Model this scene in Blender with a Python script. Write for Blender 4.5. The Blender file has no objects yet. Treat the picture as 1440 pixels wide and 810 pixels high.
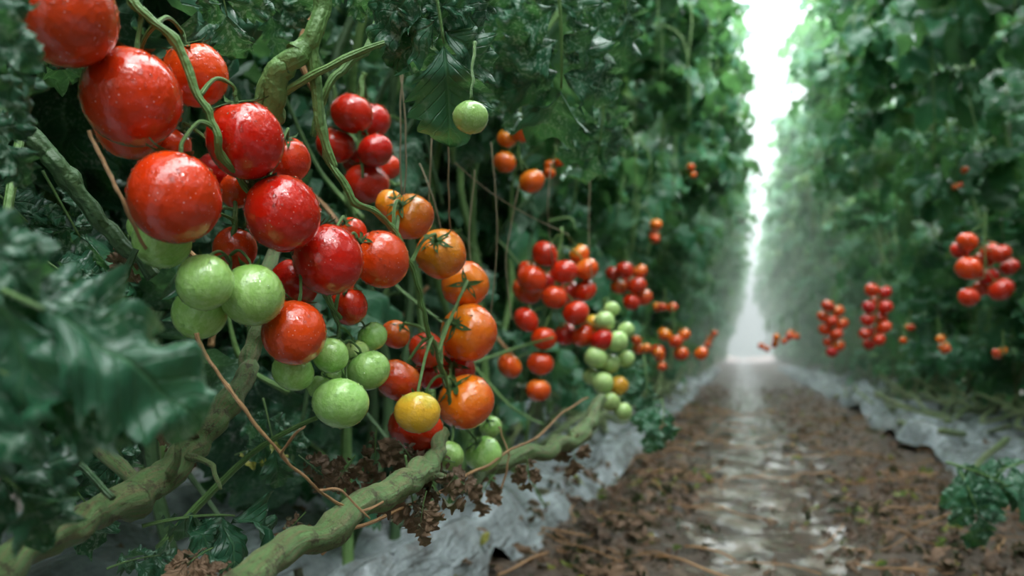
import bpy, math, random
import numpy as np
from mathutils import Vector, Matrix, noise
random.seed(7); np.random.seed(7)
sc = bpy.context.scene
F = 1120.0; H = 0.42; CX = 720.0; HY = 490.0
TH = math.atan(325/1120)
cT, sT = math.cos(TH), math.sin(TH)
def sv(px, py, d):            # survey: bearing measured from the photo station + range -> world
    return Vector(((px-CX)*d/F, d, H+(HY-py)*d/F))
def rw(s, l, z):              # row frame (along, lateral, up) -> world
    return Vector((s*sT+l*cT, s*cT-l*sT, z))
def to_row(V):                # world array -> (s,l)
    return V[:,0]*sT+V[:,1]*cT, V[:,0]*cT-V[:,1]*sT
U = random.uniform

# ------------------------------------------------------------------ materials
def newmat(name):
    m = bpy.data.materials.new(name); m.use_nodes = True
    nt = m.node_tree; b = nt.nodes["Principled BSDF"]
    return m, nt, b
def nd(nt, t, **kw):
    n = nt.nodes.new(t)
    for k, v in kw.items():
        if k in n.inputs: n.inputs[k].default_value = v
        else: setattr(n, k, v)
    return n
def ramp(nt, fac, stops):
    r = nt.nodes.new("ShaderNodeValToRGB"); cr = r.color_ramp
    while len(cr.elements) < len(stops): cr.elements.new(0.5)
    for e, (p, c) in zip(cr.elements, stops):
        e.position = p; e.color = (*c, 1) if len(c) == 3 else c
    nt.links.new(fac, r.inputs[0]); return r.outputs[0]
def mix(nt, fac, a, b, bt='MIX'):
    m = nt.nodes.new("ShaderNodeMix"); m.data_type = 'RGBA'; m.blend_type = bt
    for i, v in ((0, fac), (6, a), (7, b)):
        if hasattr(v, 'links') or hasattr(v, 'is_linked'): nt.links.new(v, m.inputs[i])
        elif i == 0: m.inputs[0].default_value = v
        else: m.inputs[i].default_value = (*v, 1)
    return m.outputs[2]
def mth(nt, op, a, b=None, c=None, clamp=False):
    m = nt.nodes.new("ShaderNodeMath"); m.operation = op; m.use_clamp = clamp
    for i, v in enumerate((a, b, c)):
        if v is None: continue
        if hasattr(v, 'is_linked'): nt.links.new(v, m.inputs[i])
        else: m.inputs[i].default_value = v
    return m.outputs[0]
def bump(nt, b, h, strength, dist):
    bp = nd(nt, "ShaderNodeBump", Strength=strength, Distance=dist)
    nt.links.new(h, bp.inputs["Height"]); nt.links.new(bp.outputs[0], b.inputs["Normal"])
    return bp.outputs[0]

def leaf_mat(name, dark, lite, vein, speck=0.0, transl=0.3, rough=0.42, yellow=None):
    m, nt, b = newmat(name); L = nt.links.new
    tc = nd(nt, "ShaderNodeTexCoord"); uv = nd(nt, "ShaderNodeUVMap")
    n1 = nd(nt, "ShaderNodeTexNoise", Scale=7.0, Detail=3.0); L(tc.outputs["Object"], n1.inputs["Vector"])
    n2 = nd(nt, "ShaderNodeTexNoise", Scale=90.0, Detail=4.0); L(tc.outputs["Object"], n2.inputs["Vector"])
    col = ramp(nt, n1.outputs[0], [(0.3, dark), (0.7, lite)])
    if yellow:
        n3 = nd(nt, "ShaderNodeTexNoise", Scale=4.3, Detail=2.0); L(tc.outputs["Object"], n3.inputs["Vector"])
        col = mix(nt, ramp(nt, n3.outputs[0], [(0.6, (0,0,0)), (0.74, (.75,.75,.75))]), col, yellow)
    sx = nd(nt, "ShaderNodeSeparateXYZ"); L(uv.outputs[0], sx.inputs[0])
    au = mth(nt, 'ABSOLUTE', sx.outputs[0])
    ph = mth(nt, 'SUBTRACT', mth(nt, 'MULTIPLY', sx.outputs[1], 8.0), mth(nt, 'MULTIPLY', au, 2.0))
    tri = mth(nt, 'PINGPONG', ph, 0.5)
    lat = mth(nt, 'SUBTRACT', 1.0, mth(nt, 'MULTIPLY', tri, 9.0), clamp=True)
    midr = mth(nt, 'SUBTRACT', 1.0, mth(nt, 'MULTIPLY', au, 14.0), clamp=True)
    vn = mth(nt, 'MAXIMUM', mth(nt, 'MULTIPLY', lat, 0.6), midr)
    col = mix(nt, mth(nt, 'MULTIPLY', vn, 0.5), col, vein)
    if speck > 0:
        v = nd(nt, "ShaderNodeTexNoise", Scale=260.0, Detail=2.0); L(tc.outputs["Object"], v.inputs["Vector"])
        v2 = nd(nt, "ShaderNodeTexNoise", Scale=22.0, Detail=2.0); L(tc.outputs["Object"], v2.inputs["Vector"])
        msk = mth(nt, 'MULTIPLY', ramp(nt, v.outputs[0], [(0.52, (0,0,0)), (0.62, (1,1,1))]), ramp(nt, v2.outputs[0], [(0.42, (0,0,0)), (0.60, (1,1,1))]))
        col = mix(nt, mth(nt, 'MULTIPLY', msk, speck), col, (0.40, 0.52, 0.42))
    geo = nd(nt, "ShaderNodeNewGeometry")      # paler leaf underside (a real property of tomato leaves)
    col = mix(nt, mth(nt, 'MULTIPLY', geo.outputs["Backfacing"], 0.35), col, (0.15, 0.26, 0.17))
    L(col, b.inputs["Base Color"])
    b.inputs["Roughness"].default_value = rough
    b.inputs["Specular IOR Level"].default_value = 0.5
    hgt = mth(nt, 'SUBTRACT', n2.outputs[0], mth(nt, 'MULTIPLY', vn, 1.2))
    bo = bump(nt, b, hgt, 0.7, 0.002)
    tr = nd(nt, "ShaderNodeBsdfTranslucent")
    tcx = mix(nt, 0.5, col, (0.17, 0.44, 0.07))
    L(tcx, tr.inputs[0])
    ms = nd(nt, "ShaderNodeMixShader"); ms.inputs[0].default_value = transl
    L(b.outputs[0], ms.inputs[1]); L(tr.outputs[0], ms.inputs[2])
    L(ms.outputs[0], nt.nodes["Material Output"].inputs[0])
    return m
M_leaf = leaf_mat("tomato_leaf_green", (0.013, 0.062, 0.036), (0.038, 0.148, 0.072), (0.13, 0.28, 0.14), 0.6, 0.22, 0.34)
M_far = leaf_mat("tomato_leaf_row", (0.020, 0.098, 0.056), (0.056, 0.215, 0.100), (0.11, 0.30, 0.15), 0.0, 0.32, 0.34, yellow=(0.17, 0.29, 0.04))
M_far_haze = leaf_mat("tomato_leaf_hazed", (0.050, 0.19, 0.105), (0.12, 0.34, 0.17), (0.17, 0.38, 0.2), 0.0, 0.4, 0.38, yellow=(0.27, 0.42, 0.08))  # far-row leaves: distance haze painted in as a lighter, paler green
M_yel = leaf_mat("tomato_leaf_yellowing", (0.16, 0.22, 0.03), (0.35, 0.3, 0.05), (0.35, 0.36, 0.1), 0.2, 0.35)
M_dead = leaf_mat("dead_leaf_brown", (0.045, 0.025, 0.015), (0.20, 0.115, 0.065), (0.18, 0.12, 0.07), 0.0, 0.05, 0.7)

def stem_mat(name, a, c, brown=None, bamt=0.5, fuzz=True):
    m, nt, b = newmat(name); L = nt.links.new
    tc = nd(nt, "ShaderNodeTexCoord")
    mp = nd(nt, "ShaderNodeMapping"); L(tc.outputs["Object"], mp.inputs[0])
    n1 = nd(nt, "ShaderNodeTexNoise", Scale=18.0, Detail=5.0, Roughness=0.65); L(mp.outputs[0], n1.inputs["Vector"])
    n2 = nd(nt, "ShaderNodeTexNoise", Scale=220.0, Detail=3.0); L(mp.outputs[0], n2.inputs["Vector"])
    col = ramp(nt, n1.outputs[0], [(0.3, a), (0.7, c)])
    uv = nd(nt, "ShaderNodeUVMap"); sx = nd(nt, "ShaderNodeSeparateXYZ"); L(uv.outputs[0], sx.inputs[0])
    if brown:
        cx = nd(nt, "ShaderNodeCombineXYZ"); L(mth(nt,'MULTIPLY',sx.outputs[0],16.0),cx.inputs[0]); L(mth(nt,'MULTIPLY',sx.outputs[1],9.0),cx.inputs[1])
        n3 = nd(nt, "ShaderNodeTexNoise", Scale=1.6, Detail=8.0, Roughness=0.78, Distortion=0.4); L(cx.outputs[0], n3.inputs["Vector"])
        col = mix(nt, ramp(nt, n3.outputs[0], [(0.58-bamt*0.2, (0,0,0)), (0.68-bamt*0.15, (.8,.8,.8))]), col, brown)
        n5 = nd(nt, "ShaderNodeTexNoise", Scale=70.0, Detail=6.0, Roughness=0.8); L(mp.outputs[0], n5.inputs["Vector"])
        col = mix(nt, ramp(nt, n5.outputs[0], [(0.53, (0,0,0)), (0.61, (.85,.85,.85))]), col, tuple(x*.3 for x in brown))
    st = mth(nt, 'SINE', mth(nt, 'MULTIPLY', sx.outputs[0], 50.0))
    col = mix(nt, mth(nt, 'MULTIPLY_ADD', st, 0.06, 0.06), col, tuple(0.5*x for x in a))
    L(col, b.inputs["Base Color"]); b.inputs["Roughness"].default_value = 0.5
    h = mth(nt, 'ADD', n2.outputs[0], mth(nt, 'MULTIPLY', st, 0.15))
    if brown: h = mth(nt,'ADD',mth(nt,'ADD',h,mth(nt,'MULTIPLY',n5.outputs[0],2.0)),mth(nt,'MULTIPLY',n3.outputs[0],1.5))
    bump(nt, b, h, 0.8, 0.0025)
    return m
M_stem = stem_mat("vine_stem_green", (0.08, 0.18, 0.045), (0.18, 0.32, 0.10))
M_old = stem_mat("old_vine_stem", (0.068, 0.16, 0.045), (0.18, 0.31, 0.11), (0.23, 0.17, 0.09), 0.6)
M_dark = stem_mat("vine_stem_dark_green", (0.03, 0.08, 0.03), (0.07, 0.14, 0.05))  # darker green stem colour
M_dry = stem_mat("dry_vine", (0.32, 0.16, 0.07), (0.48, 0.28, 0.13))
M_twine = stem_mat("twine", (0.25, 0.20, 0.12), (0.4, 0.33, 0.2))

def tom_mat(name, body, shoulder, sh_lo=0.35, sh_hi=0.95, streak=None, coat=0.6):
    m, nt, b = newmat(name); L = nt.links.new
    tc = nd(nt, "ShaderNodeTexCoord"); sx = nd(nt, "ShaderNodeSeparateXYZ"); L(tc.outputs["Object"], sx.inputs[0])
    oi = nd(nt, "ShaderNodeObjectInfo")
    n1 = nd(nt, "ShaderNodeTexNoise", Scale=1.3, Detail=2.0); n1.noise_dimensions = '4D'
    L(tc.outputs["Object"], n1.inputs["Vector"]); L(mth(nt, 'MULTIPLY', oi.outputs["Random"], 30.0), n1.inputs["W"])
    g = mth(nt, 'ADD', sx.outputs[2], mth(nt, 'MULTIPLY_ADD', n1.outputs[0], 1.3, -0.65))
    mr = nd(nt, "ShaderNodeMapRange"); mr.inputs[1].default_value = sh_lo; mr.inputs[2].default_value = sh_hi
    L(g, mr.inputs[0])
    col = mix(nt, mr.outputs[0], body, shoulder)
    if streak:
        mp = nd(nt, "ShaderNodeMapping"); mp.inputs["Scale"].default_value=(2.6,2.6,.7); L(tc.outputs["Object"], mp.inputs[0])
        n4 = nd(nt, "ShaderNodeTexNoise", Scale=1.5, Detail=5.0, Roughness=0.65); L(mp.outputs[0], n4.inputs["Vector"])
        col = mix(nt, ramp(nt, n4.outputs[0], [(0.45, (0,0,0)), (0.70, (.8,.8,.8))]), col, streak)
    vo = nd(nt, "ShaderNodeTexVoronoi", Scale=7.0); L(tc.outputs["Object"], vo.inputs["Vector"])
    wn = nd(nt, "ShaderNodeTexNoise", Scale=2.2, Detail=1.0); L(tc.outputs["Object"], wn.inputs["Vector"])
    dot = ramp(nt, vo.outputs["Distance"], [(0.08, (1,1,1)), (0.14, (0,0,0))])
    dm = mth(nt, 'MULTIPLY', dot, ramp(nt, wn.outputs[0], [(0.40, (0,0,0)), (0.54, (.75,.75,.75))]))
    col = mix(nt, dm, col, tuple(min(1, x*0.6+0.36) for x in shoulder))
    hsv = nd(nt, "ShaderNodeHueSaturation"); L(col, hsv.inputs["Color"])
    L(mth(nt, 'MULTIPLY_ADD', oi.outputs["Random"], 0.012, 0.498), hsv.inputs["Hue"])
    L(mth(nt, 'MULTIPLY_ADD', oi.outputs["Random"], 0.3, 0.85), hsv.inputs["Value"])
    L(hsv.outputs[0], b.inputs["Base Color"])
    rn = nd(nt, "ShaderNodeTexNoise", Scale=5.0, Detail=3.0); L(tc.outputs["Object"], rn.inputs["Vector"])
    L(mth(nt, 'MULTIPLY_ADD', rn.outputs[0], 0.22, 0.05), b.inputs["Roughness"])
    b.inputs["Specular IOR Level"].default_value = 0.45
    b.inputs["Coat Weight"].default_value = coat; b.inputs["Coat Roughness"].default_value = 0.04
    hh = mth(nt, 'ADD', mth(nt, 'MULTIPLY', dot, 0.4), rn.outputs[0])
    bump(nt, b, hh, 0.12, 0.02)
    return m
TM = {
 'R': tom_mat("tomato_skin_red", (0.62, 0.012, 0.003), (0.70, 0.035, 0.005)),
 'D': tom_mat("tomato_skin_deep_red", (0.50, 0.008, 0.003), (0.57, 0.018, 0.004)),
 'O': tom_mat("tomato_skin_orange_red", (0.68, 0.045, 0.004), (0.80, 0.16, 0.008), 0.0, 0.9),
 'Y': tom_mat("tomato_skin_orange", (0.80, 0.10, 0.005), (0.78, 0.26, 0.012), -0.1, 0.9),
 'L': tom_mat("tomato_skin_yellow", (0.75, 0.36, 0.03), (0.48, 0.46, 0.06), -0.1, 0.8),
 'G': tom_mat("tomato_skin_green", (0.34, 0.58, 0.15), (0.21, 0.47, 0.08), 0.2, 0.9, (0.50, 0.72, 0.28), 0.4),
 'P': tom_mat("tomato_skin_pale", (0.38, 0.56, 0.19), (0.40, 0.56, 0.15), 0.2, 0.9, (0.58, 0.70, 0.29), 0.3),
}
M_cal = stem_mat("calyx_green", (0.05, 0.15, 0.03), (0.13, 0.28, 0.07))
M_drop, nt_, b_ = newmat("water_drop")
b_.inputs["Base Color"].default_value=(1,1,1,1); b_.inputs["Transmission Weight"].default_value=1.0; b_.inputs["Roughness"].default_value=0.02; b_.inputs["IOR"].default_value=1.33

# ------------------------------------------------------------------ mesh accumulator
class Acc:
    def __init__(s): s.V=[]; s.UV=[]; s.Fs=[]; s.M=[]; s.n=0
    def add(s, V, Fc, m=0, UVs=None):
        V = np.asarray(V, float).reshape(-1,3)
        if UVs is None: UVs = np.zeros((len(V),2))
        s.V.append(V); s.UV.append(np.asarray(UVs,float)); s.Fs.append((np.asarray(Fc)+s.n)); s.M.append(np.full(len(Fc), m)); s.n += len(V)
    def mesh(s, name, mats):
        V = np.concatenate(s.V); Fc = np.concatenate(s.Fs); UVs = np.concatenate(s.UV); Mi = np.concatenate(s.M)
        me = bpy.data.meshes.new(name)
        me.vertices.add(len(V)); me.vertices.foreach_set("co", V.astype(np.float32).ravel())
        me.loops.add(Fc.size); me.loops.foreach_set("vertex_index", Fc.ravel().astype(np.int32))
        me.polygons.add(len(Fc)); me.polygons.foreach_set("loop_start", np.arange(0, Fc.size, 4, dtype=np.int32))
        for mt in mats: me.materials.append(mt)
        me.polygons.foreach_set("material_index", Mi.astype(np.int32))
        me.polygons.foreach_set("use_smooth", np.ones(len(Fc), bool))
        ul = me.uv_layers.new(name="UVMap"); ul.data.foreach_set("uv", UVs[Fc.ravel()].astype(np.float32).ravel())
        me.update(calc_edges=True); me.validate()
        return me
def obj(name, me, parent=None, M=None):
    o = bpy.data.objects.new(name, me); sc.collection.objects.link(o)
    if parent: o.parent = parent
    if M is not None: o.matrix_world = M
    return o
def empty(name, M=None):
    o = bpy.data.objects.new(name, None); o.empty_display_size = 0.05; sc.collection.objects.link(o)
    if M is not None: o.matrix_world = M
    return o

def smooth_path(P, R, k=8):
    P = [Vector(p) for p in P]; n = len(P)
    out=[]; ro=[]
    for i in range(n-1):
        p0 = P[max(i-1,0)]; p1=P[i]; p2=P[i+1]; p3=P[min(i+2,n-1)]
        for j in range(k):
            t=j/k
            out.append(0.5*((2*p1)+(p2-p0)*t+(2*p0-5*p1+4*p2-p3)*t*t+(3*p1-p0-3*p2+p3)*t**3)); ro.append(R[i]*(1-t)+R[i+1]*t)
    out.append(P[-1]); ro.append(R[-1]); return out, ro
def tube(acc, P, R, m=0, seg=8, k=8, rough=0.0, nodes=0, wob=0.0):
    if not isinstance(R,(list,tuple)): R=[R]*len(P)
    pts, rad = smooth_path(P, list(R), k)
    off=U(0,100)
    if wob:
        pts=[p+Vector((noise.noise(Vector((i*.22,off,0))),noise.noise(Vector((i*.22,off,7))),noise.noise(Vector((i*.22,off,13)))))*wob for i,p in enumerate(pts)]
    ref = Vector((0.3,0.2,1)).normalized()
    V=[];UVs=[]; n=len(pts)
    for i,p in enumerate(pts):
        t=(pts[min(i+1,n-1)]-pts[max(i-1,0)]); 
        if t.length<1e-9: t=Vector((0,0,1))
        t.normalize()
        a = ref - t*ref.dot(t)
        if a.length<1e-3: a=t.orthogonal()
        a.normalize(); b=t.cross(a); ref=a
        kn = 1.0
        if nodes: kn += 0.30*max(0, math.cos(i/n*math.pi*2*nodes))**8
        for j in range(seg):
            w=2*math.pi*j/seg
            r=rad[i]*kn
            if rough: r*=1+rough*(noise.noise(Vector((i*0.3+off, math.cos(w)*1.3, math.sin(w)*1.3)))*2)+rough*.5*noise.noise(Vector((i*0.7+off, math.cos(w)*2.5, math.sin(w)*2.5)))
            q=p+(a*math.cos(w)+b*math.sin(w))*r
            V.append(q[:]); UVs.append((j/seg if j<=seg/2 else 1-j/seg, i/n))
    Fc=[]
    for i in range(n-1):
        for j in range(seg):
            j2=(j+1)%seg
            Fc.append((i*seg+j,i*seg+j2,(i+1)*seg+j2,(i+1)*seg+j))
    c0=len(V); V.append(pts[0][:]); V.append(pts[-1][:]); UVs+= [(0,0),(0,1)]
    for j in range(0,seg,2):
        Fc.append((c0,(j+2)%seg,(j+1)%seg,j)); 
        e=(n-1)*seg; Fc.append((c0+1,e+j,e+(j+1)%seg,e+(j+2)%seg))
    acc.add(V,Fc,m,UVs)

# ------------------------------------------------------------------ leaves
def leaflet(L, W, lobes, per, cols, rng, fold=0.35, curl=0.5, droop=0.25, puck=0.06):
    n=lobes*per; us=np.linspace(-1,1,2*cols+1); V=[];UVs=[]
    s1=rng.uniform(0,50)
    for i in range(n+1):
        t=i/n
        base=(min(t,1)**0.5)*((1-t)**0.70)*1.75
        for u in us:
            side=0 if u<0 else 1
            ph=(t*lobes+ (0.0 if side else 0.33))%1.0
            if i in(0,n): ph=0.5
            tooth=(0.76+0.42*ph)
            au=abs(u)
            w=base*W*0.5*((1-au**2)*1.0+au**2*tooth)
            x=u*w
            y=t*L+0.09*L*au*ph*(1-t)*1.0 + 0.12*L*au*(1-t)*(t>0)
            z=fold*abs(x)-curl*(x*x)/W*1.6 - droop*L*t*t
            z+=puck*W*noise.noise(Vector((x/W*4+s1,y/L*5,s1)))*(0.4+au)*2.0
            V.append((x,y,z)); UVs.append((u,t))
    c=len(us);Fc=[]
    for i in range(n):
        for j in range(c-1):
            a=i*c+j; Fc.append((a,a+1,a+1+c,a+c))
    return np.array(V),np.array(Fc),np.array(UVs)
def mat3(ax,ang): return np.array(Matrix.Rotation(ang,3,ax))
def compound(seed, hi=False, bend=1.0, pairs=3):
    """pinnate tomato leaf, unit length along +Y, normal +Z; slots 0 leaf 1 stem"""
    rng=random.Random(seed); A=Acc()
    lob,per,cols=(5,5,4) if hi else (4,3,2)
    def put(pos,yaw,roll,pitch,L,W):
        V,Fc,UVs=leaflet(L,W,lob,per,cols,rng,rng.uniform(.1,.5),rng.uniform(.3,0.9),rng.uniform(.1,.45),rng.uniform(.10,.20))
        R=mat3('Z',yaw)@mat3('X',pitch)@mat3('Y',roll)
        A.add(V@R.T+np.array(pos),Fc,0,UVs)
    R0=0.54
    put((0,R0,0),rng.uniform(-.2,.2),rng.uniform(-.2,.2),rng.uniform(-.3,0),0.46,0.44)
    for i in range(pairs):
        y=R0-0.03-(i+0.3)*(R0-0.12)/pairs; s=(0.41-0.04*abs(i-0.6))*rng.uniform(.85,1.15)
        for sd in (-1,1):
            yy=y+rng.uniform(-.02,.02)
            put((sd*0.012,yy,0),-sd*rng.uniform(.85,1.25),sd*rng.uniform(-.1,.4),rng.uniform(-.9,-.1),s,s*0.88)
            if rng.random()<0.5:
                s2=rng.uniform(.09,.15); put((sd*0.01,yy-0.09,0),-sd*rng.uniform(1,1.5),0,rng.uniform(-.5,.1),s2,s2*0.8)
    tube(A,[(0,0,0),(0,R0*.5,0.0),(0,R0,0)],[0.012,0.009,0.006],1,6,5)
    V=np.concatenate(A.V)
    kk=bend; y=V[:,1].copy(); z=V[:,2].copy()
    th=kk*y; r=1/kk
    V[:,1]=(r+z)*np.sin(th); V[:,2]=(r+z)*np.cos(th)-r
    Fc=np.concatenate(A.Fs); UVs=np.concatenate(A.UV); Mi=np.concatenate(A.M)
    return V,Fc,UVs,Mi
LO=[compound(100+i,False,0.5+0.2*(i%7),3) for i in range(12)]
HI=[compound(300+i,True,0.4+0.2*(i%6),2+(i%2)) for i in range(10)]
def add_leaf(acc,T,M,scale):
    V,Fc,UVs,Mi=T; R=np.array(M.to_3x3())*scale
    W=V@R.T+np.array(M.translation)
    acc.V.append(W);acc.UV.append(UVs);acc.Fs.append(Fc+acc.n);acc.M.append(Mi);acc.n+=len(W)
def leafM(pos,az,pitch,roll):
    return Matrix.Translation(pos)@Matrix.Rotation(az,4,'Z')@Matrix.Rotation(pitch,4,'X')@Matrix.Rotation(roll,4,'Y')

# ------------------------------------------------------------------ camera
cam=bpy.data.cameras.new("camera"); co=bpy.data.objects.new("camera",cam); sc.collection.objects.link(co); sc.camera=co
co.location=(0,0,H); co.rotation_euler=(math.pi/2,0,0)
cam.sensor_width=36; cam.lens=28; cam.shift_y=85/1440; cam.clip_start=0.02
cam.dof.use_dof=True; cam.dof.focus_distance=0.60; cam.dof.aperture_fstop=5.0; cam.dof.aperture_blades=9

# ------------------------------------------------------------------ row foliage segments (1 m long, local x -> towards path)
def shift(z): return 0.03+ max(0,min(1,(z-0.8)/1.0))*0.42
def segment(seed,nleaf=115,mat=None):
    A=Acc(); random.seed(seed)
    for i in range(nleaf):
        z=U(0.25,3.3)
        sh=shift(z)
        x=U(-0.30,sh) if random.random()<0.5 else sh-U(-0.05,0.12)
        y=U(0,1)
        az=-math.pi/2+random.gauss(0,0.9)
        if random.random()<0.15: az+=math.pi
        M=leafM((x,y,z),az,random.gauss(-0.1,0.4),random.gauss(0,0.4))
        add_leaf(A,random.choice(LO),M,U(0.28,0.50)*(0.7 if z<.5 else 1))
    for i in range(4):
        y=U(0,1); x=U(-0.12,0.05)
        P=[(x+U(-.05,.05)+shift(z)*0.6*(z>0.9),y+U(-.06,.06),z) for z in (0.02,0.4,0.8,1.2,1.7,2.3,3.0)]
        tube(A,P,[0.011,0.010,0.009,0.008,0.008,0.006,0.005],1,6,4,0.2)
    for i in range(7):   # dangling shoots on the path side
        y=U(0,1); z=U(.9,2.2); x=shift(z)+U(.12,.25)
        tube(A,[(x-.2,y,z+.1),(x,y+U(-.05,.05),z),(x+U(-.03,.03),y+U(-.05,.05),z-U(.2,.5))],[.005,.004,.002],1,5,5,.2)
    for i in range(6):
        y=U(0,1); x=U(0,0.2); z=U(.1,.35)
        P=[(x,y-.5,z*.5),(x+U(-.06,.06),y-.2,z),(x+U(-.06,.06),y+.1,z*.8),(x+U(-.06,.06),y+.4,z*1.3)]
        tube(A,P,[.012,.011,.009,.007],2,6,4,0.2)
    for i in range(5):   # support strings
        y=U(0,1); x=U(0,.25); tube(A,[(x-.1,y,0.1),(x,y,1.5),(x+.1,y,3.1)],0.0018,3,4,1)
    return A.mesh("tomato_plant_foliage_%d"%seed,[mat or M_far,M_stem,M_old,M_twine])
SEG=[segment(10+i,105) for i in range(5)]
SEG2=[segment(30+i,90,M_far_haze) for i in range(3)]  # far segments, haze put into the leaf colour
random.seed(99)
RL=Matrix.Rotation(-TH,4,'Z')
def place_row(name,l,side,s0,s1,creep=0.0,zs=1.0,haze_from=99):
    e=empty(name,Matrix.Translation(rw(0,l,0))@RL@(Matrix.Identity(4) if side>0 else Matrix.Rotation(math.pi,4,'Z')))
    bpy.context.view_layer.update()
    s=s0;i=0
    while s<s1:
        o=obj("plant_section_%d"%i,SEG[(i*3+random.randint(0,1))%5] if s<haze_from else SEG2[i%3],e)
        yy=s if side>0 else -s-1
        o.matrix_parent_inverse=Matrix.Identity(4)
        cr=creep*max(0,min(1,(s-2)/8))
        o.location=(U(-.11,.07)+cr,yy,U(-0.04,0.0)); o.scale=(1,U(.98,1.06),zs*U(.95,1.05))
        s+=0.90;i+=1
    return e
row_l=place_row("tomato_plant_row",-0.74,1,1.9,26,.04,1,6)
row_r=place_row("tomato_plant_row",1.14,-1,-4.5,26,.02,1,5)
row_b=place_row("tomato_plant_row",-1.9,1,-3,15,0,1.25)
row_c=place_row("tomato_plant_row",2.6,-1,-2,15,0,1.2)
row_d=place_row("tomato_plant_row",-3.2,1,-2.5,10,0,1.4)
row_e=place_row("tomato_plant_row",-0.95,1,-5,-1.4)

# near part of left row: unique, detailed
A=Acc(); cnt=0
random.seed(5)
tries=0
while cnt<450 and tries<9000:
    tries+=1
    s=U(-0.9,2.3); z=U(0.22,2.8) if random.random()<.6 else U(.25,1.2)
    l=-0.74+U(-0.35,shift(z)+0.12)
    az=-TH-math.pi/2+random.gauss(0,1.0)
    M=leafM(rw(s,l,z),az,random.gauss(-0.15,0.4),random.gauss(0,0.4))
    sc_=U(0.24,0.42); T=random.choice(HI if s<1.5 else LO)
    V=T[0][::7]@(np.array(M.to_3x3())*sc_).T+np.array(M.translation)
    ss,ll=to_row(V)
    lim=np.where(V[:,2]<0.86,-0.46,np.where(ss>1.0,-0.15,-0.30))
    lim=np.where((V[:,2]<0.30),-0.56,lim)
    if (ll>lim).any(): continue
    if z<0.36 and s<1.3: continue
    add_leaf(A,T,M,sc_); cnt+=1
for i in range(14):
    s=U(0.0,2.2); l=U(-0.85,-0.56)
    P=[rw(s+U(-.05,.05),l+U(-.05,.05)+0.2*(z>1),z) for z in (0.03,0.3,0.6,0.9,1.3,1.8,2.4)]
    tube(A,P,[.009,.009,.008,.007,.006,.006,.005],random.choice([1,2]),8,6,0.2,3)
for i in range(70):   # side shoots / bare petioles tangle
    s=U(0.1,2.0); l=U(-0.75,-0.42); z=U(.2,.85)
    p=rw(s,l,z); q=p+Vector((U(-.12,.16),U(-.05,.05),U(-.25,.22)))
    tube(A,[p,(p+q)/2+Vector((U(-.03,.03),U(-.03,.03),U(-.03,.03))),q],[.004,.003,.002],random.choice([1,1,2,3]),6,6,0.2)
near=obj("tomato_plant",A.mesh("tomato_plant_foliage",[M_leaf,M_stem,M_dark,M_dry]))

# ------------------------------------------------------------------ tomatoes
def tomato_mesh(key,wet):
    A=Acc(); nu,nv=(40,26)
    V=[]
    sd=ord(key)
    def surf(ph,a,k=1.0):
        r=1.0+0.018*math.cos(5*a+sd)*math.sin(ph)+0.012*math.cos(2*a+sd)
        dim=0.13*math.exp(-(ph/0.30)**2)+0.02*math.exp(-((math.pi-ph)/0.25)**2)
        return (r*math.sin(ph)*math.cos(a)*1.02*k, r*math.sin(ph)*math.sin(a)*1.02*k, 0.94*math.cos(ph)*(1-dim)*k)
    for i in range(nv+1):
        for j in range(nu): V.append(surf(math.pi*i/nv,2*math.pi*j/nu))
    Fc=[(i*nu+j,(i+1)*nu+j,(i+1)*nu+(j+1)%nu,i*nu+(j+1)%nu) for i in range(nv) for j in range(nu)]
    A.add(V,Fc,0)
    for k in range(5 if ord(key)%2 else 6):   # sepals
        a=2*math.pi*k/5.5+U(-.2,.2); n=7; V=[];UVs=[]
        Ls=U(.62,.9); lift=U(.1,.5); tw=U(-.3,.3)
        for i in range(n+1):
            t=i/n; w=0.10*(math.sin(math.pi*min(1,t*0.75+0.22))**0.8)*(1-t**3)+0.004
            rr=0.05+Ls*t; zz=0.84+0.03*math.sin(t*3)-0.30*t*t+lift*t**3
            for u in (-1,0,1):
                aa=a+tw*t*t; cx,cy=math.cos(aa),math.sin(aa)
                V.append((cx*rr-cy*w*u,cy*rr+cx*w*u,zz+0.03*abs(u))); UVs.append((u*.5,t))
        Fc=[(i*3+j,i*3+j+1,i*3+j+4,i*3+j+3) for i in range(n) for j in range(2)]
        A.add(V,Fc,1,UVs)
    tube(A,[(0,0,0.78),(0,0,0.95),(0.02,0,1.08)],[0.10,0.06,0.05],1,8,3)
    if wet:
        for k in range(110):   # water drops sitting on the skin
            ph=math.acos(U(-.9,.85)); a=U(0,6.283); c=Vector(surf(ph,a)); nrm=c.normalized(); r=U(.014,.038) if k>18 else U(.04,.07)
            q=nrm.to_track_quat('Z','Y').to_matrix(); V=[]
            for i in range(7):
                p=math.pi*i/6
                for j in range(8):
                    w=2*math.pi*j/8; v=q@Vector((math.sin(p)*math.cos(w)*r,math.sin(p)*math.sin(w)*r,math.cos(p)*r*.6)); V.append((c+v)[:])
            A.add(V,[(i*8+j,(i+1)*8+j,(i+1)*8+(j+1)%8,i*8+(j+1)%8) for i in range(6) for j in range(8)],2)
    return A.mesh("tomato_"+key,[TM[key],M_cal,M_drop])
TMesh={k:[tomato_mesh(k,True),tomato_mesh(k,False)] for k in TM}
def rowdist(px): 
    d=1120*0.315/(1045-px); return 0.62+(d-0.62)*0.72
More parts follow.
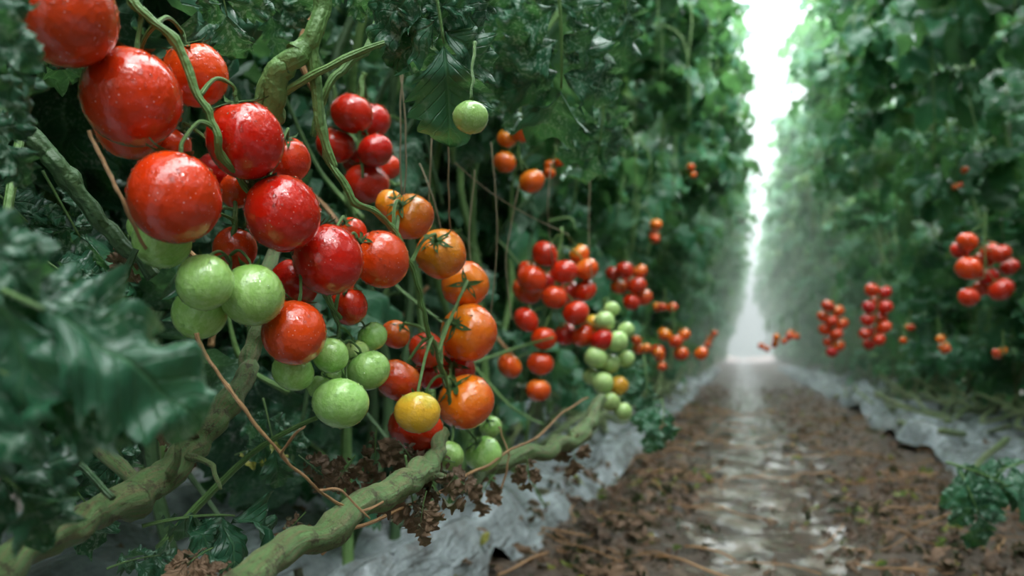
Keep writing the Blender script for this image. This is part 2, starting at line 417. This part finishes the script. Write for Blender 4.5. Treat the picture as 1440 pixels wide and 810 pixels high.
def truss(name,rach,toms,fixed=None,rr=0.0028,mat=None,axis_up=0.6,tall=1.0):
    dist=(lambda px: fixed) if fixed else rowdist
    rp=[sv(x,y,dist(x)+dd) for x,y,dd in rach]
    T=[]
    for (x,y,dm,k,b) in toms:
        d0=dist(x)+b; r=dm/2*dist(x)/F
        T.append([x,y,r,k,d0])
    for it in range(40):
        moved=False
        for i in range(len(T)):
            for j in range(i+1,len(T)):
                a=T[i];b=T[j]; pa=sv(a[0],a[1],a[4]); pb=sv(b[0],b[1],b[4])
                need=(a[2]+b[2])*0.97
                if (pa-pb).length<need:
                    lat=math.hypot(pa.x-pb.x,pa.z-pb.z); dy=math.sqrt(max(0,need*need-lat*lat))-abs(a[4]-b[4])
                    if dy<=0: continue
                    if a[4]<=b[4]: b[4]+=dy*.9+1e-4; 
                    else: a[4]+=dy*.9+1e-4
                    moved=True
        if not moved: break
    origin=rp[0].copy(); e=empty(name,Matrix.Translation(origin)); bpy.context.view_layer.update()
    pts,_=smooth_path(rp,[1]*len(rp),10)
    A=Acc(); n=len(rp)
    tube(A,[p-origin for p in rp],[rr*(1.15-0.6*i/(n-1)) for i in range(n)],0,8,10,0.25,max(1,n-1),rr*1.2)
    for i,(x,y,r,k,d) in enumerate(T):
        c=sv(x,y,d); tgt=c+Vector((0,0.2*r,r*1.5))
        q=min(pts,key=lambda p:(p-tgt).length)
        dr=(q-c).normalized()+Vector((0,0.25,axis_up+(.6 if tall>1 else 0))); 
        dr=dr+Vector((U(-.25,.25),U(-.2,.2),U(-.1,.1))); dr.normalize()
        Rm=dr.to_track_quat('Z','Y').to_matrix().to_4x4()@Matrix.Rotation(U(0,6.28),4,'Z')
        rx=r*U(.99,1.02)/(1+(tall-1)*.5); rz=r*U(.93,1.0)*tall
        o=obj("tomato_%d"%(i+1),TMesh[k][0 if d<1.2 else 1],e); o.matrix_parent_inverse=Matrix.Identity(4)
        o.matrix_local=Matrix.Translation(c-origin)@Rm@Matrix.Diagonal((rx,rx,rz,1))
        tip=c+dr*rz*1.0; mid=(tip+dr*r*0.5+q)/2+Vector((0,0,r*.15))
        tube(A,[tip-origin,tip+dr*r*.25-origin,mid-origin,q-origin],[rr*.55,rr*.5,rr*.5,rr*.7],0,6,6,0.1)
    obj("truss_stem",A.mesh("truss_stem",[mat or M_stem]),e).matrix_parent_inverse=Matrix.Identity(4)
    return e
random.seed(21)
truss("tomato_truss",[(150,-60,.03),(190,0,.02),(240,60,.01),(290,150,.0),(310,215,.0),(345,262,.02),(400,335,.03),(440,395,.03),(480,450,.03)],[
 (92,20,146,'D',.01),(185,137,146,'R',0),(182,172,115,'R',.05),(275,105,100,'R',.06),(345,197,112,'R',.01),
 (245,278,130,'R',0),(404,225,72,'R',.05),(397,300,108,'R',0),(333,268,55,'R',.06),(330,350,70,'D',.06),
 (462,365,100,'R',0),(535,365,82,'R',.0),(413,400,78,'D',.05),(414,468,93,'R',0),(490,430,60,'R',.04),(495,328,48,'R',.05),
 (240,205,70,'D',.08),(300,240,60,'D',.09)],tall=1.13)
truss("tomato_truss",[(330,262,.06),(330,310,.05),(325,350,.05),(320,390,.05)],[
 (288,397,80,'G',0),(355,415,90,'G',-.01),(280,440,84,'G',.04),(228,338,90,'G',.05),(205,320,60,'G',.08)],rr=.002,tall=1.08)
truss("tomato_truss",[(450,395,.05),(470,440,.04),(480,480,.03),(490,520,.03)],[
 (465,500,52,'G',.01),(412,522,62,'G',.03),(479,567,76,'G',-.01),(519,521,60,'G',0),(524,473,44,'G',.03),(450,545,40,'G',.05),(500,495,40,'P',.04),(470,530,40,'G',.05)],rr=.002)
truss("tomato_truss",[(442,60,.06),(446,130,.04),(462,215,.02),(500,285,.0),(550,318,-.01),(578,370,-.02),(592,425,-.02),(606,470,-.02),(622,520,-.01),(640,600,.01)],[
 (577,305,66,'Y',.0),(548,287,44,'Y',.06),(620,357,72,'Y',.01),(654,400,68,'O',.01),(659,468,82,'O',0),(560,535,68,'O',.03),
 (655,565,80,'O',-.01),(587,580,60,'L',-.04),(584,602,78,'R',.03),(630,641,46,'G',0),(680,638,52,'G',-.01),(600,492,55,'R',.06),
 (640,520,60,'R',.06),(556,470,46,'O',.08),(605,525,50,'D',.06),(625,505,50,'R',.1),(690,600,34,'G',.05)],rr=.0030)
truss("green_tomato",[(668,60,.03),(664,110,.01),(662,138,0)],[(662,165,50,'G',0)],fixed=.56,rr=.0012)
truss("tomato_truss",[(250,490,.1),(248,530,.1),(245,550,.1)],[(235,507,48,'G',.1),(266,571,36,'G',.1),(245,560,28,'G',.11),(226,572,26,'G',.1)],fixed=.44,rr=.002)
truss("tomato_truss",[(510,100,0),(508,150,0),(505,200,0),(510,250,0)],[(495,160,58,'R',0),(522,170,56,'R',.04),(472,205,56,'R',0),
 (528,212,50,'R',0),(500,225,44,'D',.05),(515,258,66,'R',.0),(545,235,40,'R',.05)],fixed=.92)
truss("tomato_truss",[(730,150,0),(728,200,0),(735,240,0)],[(735,185,34,'Y',0),(710,228,32,'Y',0),(748,255,36,'Y',0),(712,195,28,'Y',.03)],fixed=1.45)
truss("tomato_truss",[(790,320,0),(785,370,0),(780,420,0),(765,470,0),(755,520,0)],[
 (766,357,38,'D',0),(793,382,38,'R',0),(748,392,42,'R',0),(742,408,44,'O',.03),(780,418,36,'R',0),(810,440,38,'R',0),(740,450,36,'R',0),
 (765,476,36,'R',0),(760,511,38,'R',0),(717,515,36,'O',0),(757,549,36,'O',0),(795,470,34,'R',.02),(820,472,34,'R',0),(847,478,34,'R',0),
 (825,378,34,'O',.03),(815,357,30,'Y',.05),(822,408,34,'R',.04),(765,395,34,'D',.06),(742,380,30,'R',.05),(800,410,34,'R',.06)],fixed=1.5)
truss("tomato_truss",[(850,420,.05),(855,460,.05),(860,500,.05),(862,550,.05)],[
 (850,452,30,'P',0),(868,480,30,'P',0),(838,503,32,'P',0),(858,512,30,'P',0),(848,538,30,'P',0),(870,542,28,'L',0),(880,465,26,'P',0),
 (858,565,28,'P',0),(876,578,26,'P',0),(832,530,26,'P',0),(835,455,26,'L',.03),(860,435,24,'P',.03),(880,505,26,'P',.04),(843,485,28,'P',.04)],fixed=1.5)
truss("tomato_truss",[(880,350,0),(885,390,0),(890,420,0)],[(878,380,26,'R',0),(896,402,26,'R',0),(905,418,26,'O',0),(888,425,24,'R',0),(870,403,24,'O',.03),(886,398,24,'D',.05),(900,382,22,'O',.03),(862,385,22,'D',0)],fixed=2.3)
truss("tomato_truss",[(945,430,0),(948,460,0),(950,480,0)],[(925,495,22,'R',0),(950,480,20,'O',0),(958,497,22,'O',0),(986,497,20,'O',0),(935,470,20,'Y',0),(962,470,18,'O',.05)],fixed=2.9)
truss("tomato_truss",[(1385,300,0),(1385,340,0),(1385,390,0)],[(1360,340,28,'R',0),(1350,352,26,'R',.05),(1362,377,34,'R',0),(1408,357,28,'D',.0),
 (1408,407,34,'R',0),(1362,418,28,'R',0),(1390,388,28,'R',.03),(1384,365,28,'D',.05),(1420,375,26,'D',.05),(1392,352,26,'R',.04),(1380,405,26,'D',.06)],fixed=2.05)
truss("tomato_truss",[(1236,385,0),(1234,430,0),(1228,480,0)],[(1226,408,20,'R',0),(1243,411,20,'R',0),(1234,425,20,'R',0),(1222,432,19,'R',0),(1245,432,20,'R',0),
 (1237,447,20,'R',0),(1220,450,19,'R',0),(1244,460,19,'R',0),(1228,466,19,'R',0),(1216,470,17,'D',0),(1236,478,18,'R',0),(1222,484,17,'R',0)],fixed=3.1)
truss("tomato_truss",[(1172,405,0),(1172,450,0),(1170,490,0)],[(1164,430,18,'O',0),(1178,437,18,'O',0),(1158,445,18,'O',0),(1170,452,18,'R',0),(1184,455,18,'O',0),
 (1160,463,18,'R',0),(1176,470,18,'R',0),(1166,480,17,'R',0),(1180,486,17,'O',0),(1170,495,16,'R',0)],fixed=3.3)
for (x,y,d,s_) in [(925,325,3.6,18),(1080,485,5,11),(1320,480,3.0,16),(1120,470,4.5,12),(1345,250,3.3,11),(1410,500,2.4,14),(1280,470,3.7,12),(965,232,4,12),
                   (905,490,2.4,18),(1000,470,4.2,12),(935,440,3.0,16),(925,505,2.7,16),(1100,480,4.6,11),(780,240,1.6,20)]:
    truss("tomato_truss",[(x,y-35,0),(x,y-15,0),(x,y,0)],[(x+U(-12,12),y+U(-15,15),s_*U(.8,1),random.choice('YOO'),0) for _ in range(3)],fixed=d-0.3*(x>1045))

# ------------------------------------------------------------------ hero vines
def vine(name,P,R,mat,seg=14,rough=0.12,nodes=0,extra=(),wob=0.003):
    A=Acc(); pts=[sv(*p) for p in P]; o=pts[0].copy()
    tube(A,[p-o for p in pts],R,0,seg,12,rough,nodes,wob)
    for (P2,R2) in extra: tube(A,[sv(*p)-o for p in P2],R2,0,10,8,rough,0,wob*.5)
    return obj(name,A.mesh(name,[mat]),None,Matrix.Translation(o))
vine("old_vine_stem",[(-60,850,.40),(60,765,.46),(150,715,.52),(230,670,.56),(290,610,.60),(330,555,.63),(352,510,.66),(366,455,.68)],
     [.0104,.0104,.0100,.0110,.0088,.0082,.0076,.0070],M_old,20,.13,3,
     [([(205,690,.55),(150,640,.55),(100,600,.56),(60,560,.57)],[.006,.005,.005,.004]),([(366,460,.68),(372,400,.7),(390,340,.74),(410,280,.78)],[.0085,.007,.006,.005]),
      ([(240,665,.55),(250,625,.54),(243,590,.54)],[.004,.002,.001]),([(265,640,.57),(300,655,.56),(310,690,.55)],[.003,.002,.001])],.005)
vine("old_vine_stem",[(300,850,.42),(380,790,.48),(470,735,.54),(545,690,.60),(590,665,.65),(612,640,.70),(618,610,.76)],
     [.0098,.0096,.0092,.0108,.0090,.0070,.0055],M_old,20,.13,3,
     [([(585,668,.64),(620,672,.68),(650,690,.72)],[.006,.004,.002])],.006)
vine("old_vine_stem",[(655,690,.86),(700,655,.92),(760,637,1.0),(800,620,1.1),(830,595,1.2),(845,560,1.3)],[.007,.0085,.0095,.0115,.0105,.008],M_old,14,.15,3,(),.008)
vine("tomato_vine_stem",[(380,160,.62),(392,100,.60),(420,75,.60),(447,30,.60),(460,-40,.60)],[.0095,.0095,.0075,.0066,.007],M_stem,14,.10,2,
     [([(398,95,.60),(374,110,.60),(362,160,.61)],[.006,.0045,.004]),([(440,60,.60),(445,120,.61),(452,180,.62),(470,235,.63)],[.005,.0045,.004,.003]),
      ([(400,130,.61),(450,100,.60),(500,75,.6),(540,60,.6)],[.0035,.0028,.0028,.002])])
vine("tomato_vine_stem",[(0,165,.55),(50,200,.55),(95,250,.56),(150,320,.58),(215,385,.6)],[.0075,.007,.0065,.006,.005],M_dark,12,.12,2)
vine("tomato_vine_stem",[(545,-20,.75),(520,60,.72),(465,115,.7),(440,190,.72)],[.004,.004,.0035,.003],M_stem,8)
vine("dry_vine",[(278,470,.50),(300,515,.50),(345,575,.50),(395,640,.51),(450,690,.53),(500,718,.55),(540,705,.56)],[.0013,.0012,.0011,.001,.001,.001,.0008],M_dry,8,.3,4,
     [([(395,640,.51),(415,610,.5),(430,600,.5)],[.001,.0008,.0005]),([(450,690,.53),(480,690,.53),(520,730,.53)],[.001,.0008,.0006])],.0018)
vine("dry_vine",[(125,185,.46),(150,235,.46),(175,290,.46),(205,350,.48)],[.0012,.0012,.0011,.001],M_dry,8,.2,0,(),.001)
vine("dry_vine",[(440,770,.62),(600,700,.7),(730,620,.9),(830,560,1.2)],[.0015]*4,M_dry,8,.2,0,(),.01)
vine("dry_vine",[(700,600,.9),(715,640,.88),(705,690,.86)],[.001]*3,M_dry,8,.2)
for P in ([(566,90,.8),(563,200,.8),(566,330,.82)],[(560,80,.8),(571,200,.8),(566,330,.82)],[(632,170,.78),(631,260,.8),(632,330,.84)],[(590,230,.85),(615,300,.85),(640,420,.9)],
          [(690,200,1.0),(700,330,1.0),(690,440,1.0)],[(730,260,1.1),(712,360,1.1),(720,450,1.1)],[(640,230,1.0),(720,290,1.1),(800,330,1.3)],
          [(608,140,.85),(606,240,.85),(600,340,.88)],[(668,240,.95),(660,340,.95),(672,440,.95)],[(775,230,1.25),(770,300,1.25),(778,380,1.3)],[(830,250,1.4),(828,330,1.4),(833,400,1.4)]):
    vine("support_twine",P,[.0009]*3,M_twine,6,.1,0,(),.0015)

# ------------------------------------------------------------------ individual near leaves
def leaf_at(base,tip,nrm,tmpl,mat=None,sc_=1.0,petiole=None,name="tomato_leaf"):
    b=sv(*base); t=sv(*tip); y=(t-b); Ln=y.length; y.normalize(); z=Vector(nrm); z=(z-y*z.dot(y)).normalized(); x=y.cross(z)
    M=Matrix((x,y,z)).transposed().to_4x4()
    A=Acc(); add_leaf(A,HI[tmpl],M,Ln*1.08*sc_)
    return obj(name,A.mesh(name,[mat or M_leaf,M_stem]),None,Matrix.Translation(b))
# foreground leaves at left
leaf_at((-190,330,.31),(240,480,.27),(.2,-.8,.5),0)
leaf_at((-190,440,.29),(170,570,.28),(.1,-.8,.5),2)
leaf_at((-150,400,.31),(90,520,.29),(.1,-.9,.3),6)
leaf_at((-130,280,.30),(60,370,.28),(.1,-.8,.5),4)
leaf_at((-120,580,.34),(130,740,.33),(.3,-.8,.5),5)
leaf_at((-140,640,.36),(90,660,.36),(.2,-.8,.5),1)
leaf_at((-140,560,.35),(60,620,.35),(.2,-.8,.5),8)
leaf_at((-90,30,.36),(120,120,.40),(.2,-.8,.4),3)
leaf_at((-120,-70,.34),(25,45,.33),(.2,-.8,.4),2)
leaf_at((-80,120,.42),(60,250,.44),(.2,-.8,.4),6)
leaf_at((20,-60,.5),(130,180,.62),(.2,-.8,.3),7)
leaf_at((60,240,.62),(150,400,.64),(.2,-.8,.3),8)
leaf_at((-40,240,.6),(90,350,.6),(.2,-.8,.3),9)
leaf_at((40,350,.62),(190,450,.62),(.2,-.8,.3),1)
# top centre hanging leaves
leaf_at((590,-130,.60),(650,150,.58),(.1,-.9,.45),1,None,1.1)
leaf_at((540,-80,.62),(555,95,.60),(-.3,-.9,.2),4)
leaf_at((650,-90,.62),(685,80,.62),(.4,-.8,.4),3)
leaf_at((470,-70,.66),(510,20,.66),(.1,-.9,.35),2)
leaf_at((300,-80,.60),(330,90,.62),(.1,-.9,.35),6)
leaf_at((400,-90,.7),(350,70,.72),(-.3,-.9,.35),7)
leaf_at((780,-60,.82),(820,210,.80),(.1,-.9,.45),5,None,1.1)
leaf_at((740,-90,.85),(780,130,.85),(.3,-.9,.35),8)
leaf_at((860,-90,.95),(905,90,.95),(.2,-.9,.35),0)
leaf_at((850,110,1.1),(850,290,1.1),(.2,-.9,.35),9)
leaf_at((700,90,1.0),(730,180,1.0),(.2,-.9,.35),7)
# low leaves between stems
leaf_at((120,590,.62),(230,660,.62),(.1,-.5,.8),5)
leaf_at((370,560,.75),(400,680,.72),(.3,-.8,.4),6)
leaf_at((200,740,.55),(420,680,.62),(.1,-.5,.8),8)
leaf_at((150,800,.6),(280,745,.66),(.1,-.5,.8),2)
leaf_at((60,640,.62),(190,760,.62),(.1,-.6,.8),3)
leaf_at((930,560,1.5),(950,620,1.4),(.5,-.8,.3),3)
leaf_at((905,500,1.6),(925,590,1.5),(.5,-.8,.3),7)
# side shoot by the right bed
leaf_at((1330,650,1.25),(1490,690,1.2),(-.1,-.5,.8),1)
leaf_at((1345,655,1.25),(1410,760,1.15),(-.2,-.8,.4),4)
leaf_at((1480,640,1.3),(1350,665,1.25),(-.1,-.5,.8),6)
# dried leaves
for b_,t_,k in [((570,640,.66),(592,790,.66),0),((500,640,.66),(450,710,.66),1),((600,655,.66),(630,750,.66),2),((530,600,.7),(515,700,.68),3),((240,580,.58),(235,690,.56),4),
            ((740,640,.9),(755,710,.88),5),((430,720,.6),(370,780,.6),6),((300,770,.55),(230,800,.5),7),((560,680,.6),(540,750,.6),8),((640,650,.75),(550,630,.72),9),((180,330,.6),(190,420,.6),3),
            ((470,650,.7),(540,690,.68),4),((560,620,.72),(620,690,.70),5),((800,600,1.1),(820,690,1.1),6),((700,660,.85),(650,720,.83),2),((600,690,.63),(575,775,.62),7),
            ((420,640,.72),(480,690,.70),0),((620,660,.75),(690,700,.74),1),((330,790,.5),(290,820,.48),3)]:
    leaf_at(b_,t_,(U(-.5,.5),-.7,U(.1,.6)),k,M_dead,.9,name="dried_leaf")
leaf_at((330,640,.8),(390,610,.78),(.1,-.6,.7),4,M_yel)

# ------------------------------------------------------------------ ground (local x lateral, y along)
def gh(x,y):
    bed=0.07*math.exp(-((x+0.95)/0.40)**4)+0.07*math.exp(-((x-1.3)/0.45)**4)
    n1=noise.noise(Vector((x*3,y*2,1)))*0.026
    n2=noise.noise(Vector((x*10,y*10,5)))*0.022+noise.noise(Vector((x*34,y*36,9)))*0.012
    cen=math.exp(-((x-0.03-.05*math.sin(y*1.7))/0.19)**2)
    return bed+(n1+n2)*(1-0.6*cen)-0.014*cen
xs=np.concatenate([np.linspace(-6,-1.3,24),np.arange(-1.27,1.6,0.018),np.linspace(1.65,6,24)])
ys=np.concatenate([np.arange(-4,0.5,.1),np.arange(.5,4,0.022),np.arange(4,9,.07),np.arange(9,40,.4)])
V=[(x,y,gh(x,y)) for y in ys for x in xs]; c=len(xs)
Fc=[(i*c+j,i*c+j+1,(i+1)*c+j+1,(i+1)*c+j) for i in range(len(ys)-1) for j in range(c-1)]
A=Acc(); A.add(V,Fc,0)
m,nt,b=newmat("wet_soil"); Lk=nt.links.new
tc=nd(nt,"ShaderNodeTexCoord"); sx=nd(nt,"ShaderNodeSeparateXYZ"); Lk(tc.outputs["Object"],sx.inputs[0])
n1=nd(nt,"ShaderNodeTexNoise",Scale=6.0,Detail=8.0,Roughness=.7); Lk(tc.outputs["Object"],n1.inputs["Vector"])
n2=nd(nt,"ShaderNodeTexNoise",Scale=45.0,Detail=6.0,Roughness=.7); Lk(tc.outputs["Object"],n2.inputs["Vector"])
n3=nd(nt,"ShaderNodeTexNoise",Scale=8.0,Detail=8.0,Roughness=.72); Lk(tc.outputs["Object"],n3.inputs["Vector"])
col=ramp(nt,n1.outputs[0],[(.3,(.034,.022,.014)),(.5,(.10,.066,.043)),(.72,(.25,.175,.12))])
col=mix(nt,ramp(nt,n2.outputs[0],[(.5,(0,0,0)),(.68,(.8,.8,.8))]),col,(.018,.012,.009))
dx=mth(nt,'ADD',mth(nt,'ABSOLUTE',mth(nt,'SUBTRACT',sx.outputs[0],.04)),mth(nt,'MULTIPLY_ADD',n3.outputs[0],2.2,-1.06))
wet=nd(nt,"ShaderNodeMapRange"); wet.inputs[1].default_value=.26; wet.inputs[2].default_value=.08; Lk(dx,wet.inputs[0])
col=mix(nt,mth(nt,'MULTIPLY',wet.outputs[0],.7),col,(.21,.165,.13))
Lk(col,b.inputs["Base Color"])
Lk(mth(nt,'MULTIPLY_ADD',wet.outputs[0],-.26,mth(nt,'MULTIPLY_ADD',n1.outputs[0],.3,.26)),b.inputs["Roughness"])
b.inputs["Specular IOR Level"].default_value=.7
Lk(mth(nt,'MULTIPLY',wet.outputs[0],.6),b.inputs["Coat Weight"]); b.inputs["Coat Roughness"].default_value=.14
bump(nt,b,mth(nt,'MULTIPLY',mth(nt,'ADD',n2.outputs[0],n1.outputs[0]),mth(nt,'MULTIPLY_ADD',wet.outputs[0],-.55,1.0)),.9,.025)
obj("ground",A.mesh("ground",[m]),None,RL)

# plastic mulch films
m,nt,b=newmat("mulch_film_plastic"); Lk=nt.links.new
tc=nd(nt,"ShaderNodeTexCoord")
n1=nd(nt,"ShaderNodeTexNoise",Scale=7.0,Detail=8.0,Roughness=.75); Lk(tc.outputs["Object"],n1.inputs["Vector"])
col=ramp(nt,n1.outputs[0],[(.33,(.07,.06,.05)),(.47,(.24,.27,.285)),(.70,(.48,.55,.58))])
Lk(col,b.inputs["Base Color"]); b.inputs["Roughness"].default_value=.2
mp=nd(nt,"ShaderNodeMapping"); mp.inputs["Scale"].default_value=(40,5,20); Lk(tc.outputs["Object"],mp.inputs[0])
n2=nd(nt,"ShaderNodeTexNoise",Scale=1.0,Detail=5.0,Distortion=1.0); Lk(mp.outputs[0],n2.inputs["Vector"])
bump(nt,b,n2.outputs[0],.8,.025)
M_film=m
def film(name,x0,x1,sd,edge):
    A=Acc(); nx=80; yy=np.arange(-1,16,.04); V=[]
    for y in yy:
        e=noise.noise(Vector((y*1.3,sd,0)))*.09+noise.noise(Vector((y*6,sd,3)))*.03
        for i in range(nx+1):
            t=i/nx; x=x0+(x1-x0)*t
            if edge>0: x+=e*t
            else: x+=e*(1-t)
            fold=abs(noise.noise(Vector((x*7+sd+noise.noise(Vector((x*2,y*1.2,0)))*2,y*.8,sd))))*.15+noise.noise(Vector((x*22,y*4,sd)))*.02
            lip=(t if edge>0 else 1-t)
            z=gh(x,y)*.5+.5*(0.07*math.exp(-((x+0.95)/0.40)**4)+0.07*math.exp(-((x-1.3)/0.45)**4))+.022+fold*.8+ (.025*math.exp(-((lip-.93)/.04)**2)) - .05*max(0,lip-.97)/.03
            V.append((x,y,z))
    c=nx+1
    Fc=[(i*c+j,i*c+j+1,(i+1)*c+j+1,(i+1)*c+j) for i in range(len(yy)-1) for j in range(nx)]
    A.add(V,Fc,0); return obj(name,A.mesh(name,[M_film]),None,RL)
film("plastic_mulch_film",-1.5,-.40,3.1,1)
film("plastic_mulch_film",.66,1.8,8.4,-1)

# leaf litter on the soil
A=Acc(); rng=random.Random(4); rs=[leaflet(1,.6,3,2,2,rng,.6,1.5,.5,.35) for _ in range(8)]
for i in range(6600):
    y=U(.2,2.8) if i<2900 else U(.2,9)
    r=random.random()
    x=random.gauss(-.29,.09) if r<.44 else (random.gauss(.42,.17) if r<.90 else U(-1.3,1.4))
    if abs(x-.04)<.12 and random.random()<.7: continue
    V,Fc,UVs=rs[i%8]; s_=U(.010,.05)
    M=Matrix.Translation((x,y,gh(x,y)+.006+(0.05 if x<-.42 or x>.70 else 0)))@Matrix.Rotation(U(0,6.28),4,'Z')@Matrix.Rotation(random.gauss(0,.5),4,'X')@Matrix.Rotation(random.gauss(0,.6),4,'Y')
    R=np.array(M.to_3x3())*s_
    A.add(V@R.T+np.array(M.translation),Fc,0 if random.random()<.94 else 1,UVs)
for i in range(460):
    y=U(.2,6); x=random.choice([U(-.6,-.05),U(.1,1.0)]); a=U(0,6.28); l_=U(.04,.25)
    P=[]
    for k in range(4):
        xx=x+math.cos(a)*l_*k/3; yv=y+math.sin(a)*l_*k/3; P.append((xx+U(-.01,.01),yv,gh(xx,yv)+.008+U(0,.014)))
    tube(A,P,U(.001,.003),2,5,3)
obj("leaf_litter",A.mesh("leaf_litter",[M_dead,M_yel,M_dry]),None,RL)

# old stems lying beside the beds
A=Acc()
for k in range(16):
    y0=U(1.2,5); x=U(.68,1.1); P=[(x+U(-.1,.1),y0+i*.35,gh(x,y0+i*.35)+.06+U(0,.12)) for i in range(5)]
    tube(A,P,U(.006,.011),0,8,6,.2)
for k in range(8):
    y0=U(2,6); x=U(-.62,-.45); P=[(x+U(-.06,.06),y0+i*.35,gh(x,y0+i*.35)+.06+U(0,.10)) for i in range(5)]
    tube(A,P,U(.007,.012),0,8,6,.2)
obj("lowered_vine_stems",A.mesh("lowered_vine_stems",[M_old]),None,RL)

# greenhouse tube frame + crop wires
m,nt,b=newmat("galvanised_tube"); n1=nd(nt,"ShaderNodeTexNoise",Scale=8.0); 
nt.links.new(ramp(nt,n1.outputs[0],[(.3,(.5,.52,.53)),(.7,(.66,.68,.7))]),b.inputs["Base Color"]); b.inputs["Metallic"].default_value=.6; b.inputs["Roughness"].default_value=.45
A=Acc()
for y in np.arange(0,26,2.4):
    P=[(0.2+4.6*math.cos(a),y,4.4*math.sin(a)**.8) for a in np.linspace(0.001,math.pi-.001,15)]
    tube(A,P,.016,0,8,3)
for x in (-.7,-.3,.7,1.1): tube(A,[(x,-1,3.2),(x,10,3.2),(x,21.5,3.2)],.004,0,5,2)
tube(A,[(.2,-1,4.4),(.2,10,4.4),(.2,21.5,4.4)],.016,0,8,2)
obj("greenhouse_frame",A.mesh("greenhouse_frame",[m]),None,RL)

# humid air inside the greenhouse (real homogeneous volume)
m=bpy.data.materials.new("humid_air"); m.use_nodes=True; nt=m.node_tree
nt.nodes.remove(nt.nodes["Principled BSDF"])
vs=nt.nodes.new("ShaderNodeVolumeScatter"); vs.inputs["Color"].default_value=(.94,1,.97,1); vs.inputs["Density"].default_value=.05; vs.inputs["Anisotropy"].default_value=.3
nt.links.new(vs.outputs[0],nt.nodes["Material Output"].inputs["Volume"])
A=Acc(); x0,x1,y0,y1,z0,z1=-1.4,1.9,5.2,26,-.1,4.2
A.add([(x0,y0,z0),(x1,y0,z0),(x1,y1,z0),(x0,y1,z0),(x0,y0,z1),(x1,y0,z1),(x1,y1,z1),(x0,y1,z1)],
      [(0,3,2,1),(4,5,6,7),(0,1,5,4),(1,2,6,5),(2,3,7,6),(3,0,4,7)],0)
me=A.mesh("greenhouse_mist",[m]); me.polygons.foreach_set("use_smooth",[False]*6)
obj("greenhouse_mist",me,None,RL)

# ------------------------------------------------------------------ light
w=bpy.data.worlds.new("overcast_sky"); sc.world=w; w.use_nodes=True; nt=w.node_tree; bg=nt.nodes["Background"]
tc=nd(nt,"ShaderNodeTexCoord"); sx=nd(nt,"ShaderNodeSeparateXYZ"); nt.links.new(tc.outputs["Generated"],sx.inputs[0])
nt.links.new(ramp(nt,sx.outputs[2],[(0.0,(.080,.098,.092)),(.14,(.105,.122,.120)),(.32,(.17,.19,.19)),(.62,(.80,.89,.91)),(1,(.94,.99,1))]),bg.inputs[0]); bg.inputs[1].default_value=9.4
sun=bpy.data.lights.new("sun","SUN"); sun.energy=6.2; sun.angle=math.radians(18); sun.color=(1,.99,.97)
so=bpy.data.objects.new("sun",sun); sc.collection.objects.link(so)
so.rotation_euler=Vector((-.40,.62,-1.0)).to_track_quat('-Z','Y').to_euler()
sc.view_settings.view_transform='Standard'; sc.view_settings.exposure=0.1
try: sc.view_settings.look='None'
except Exception as ex: print(ex)
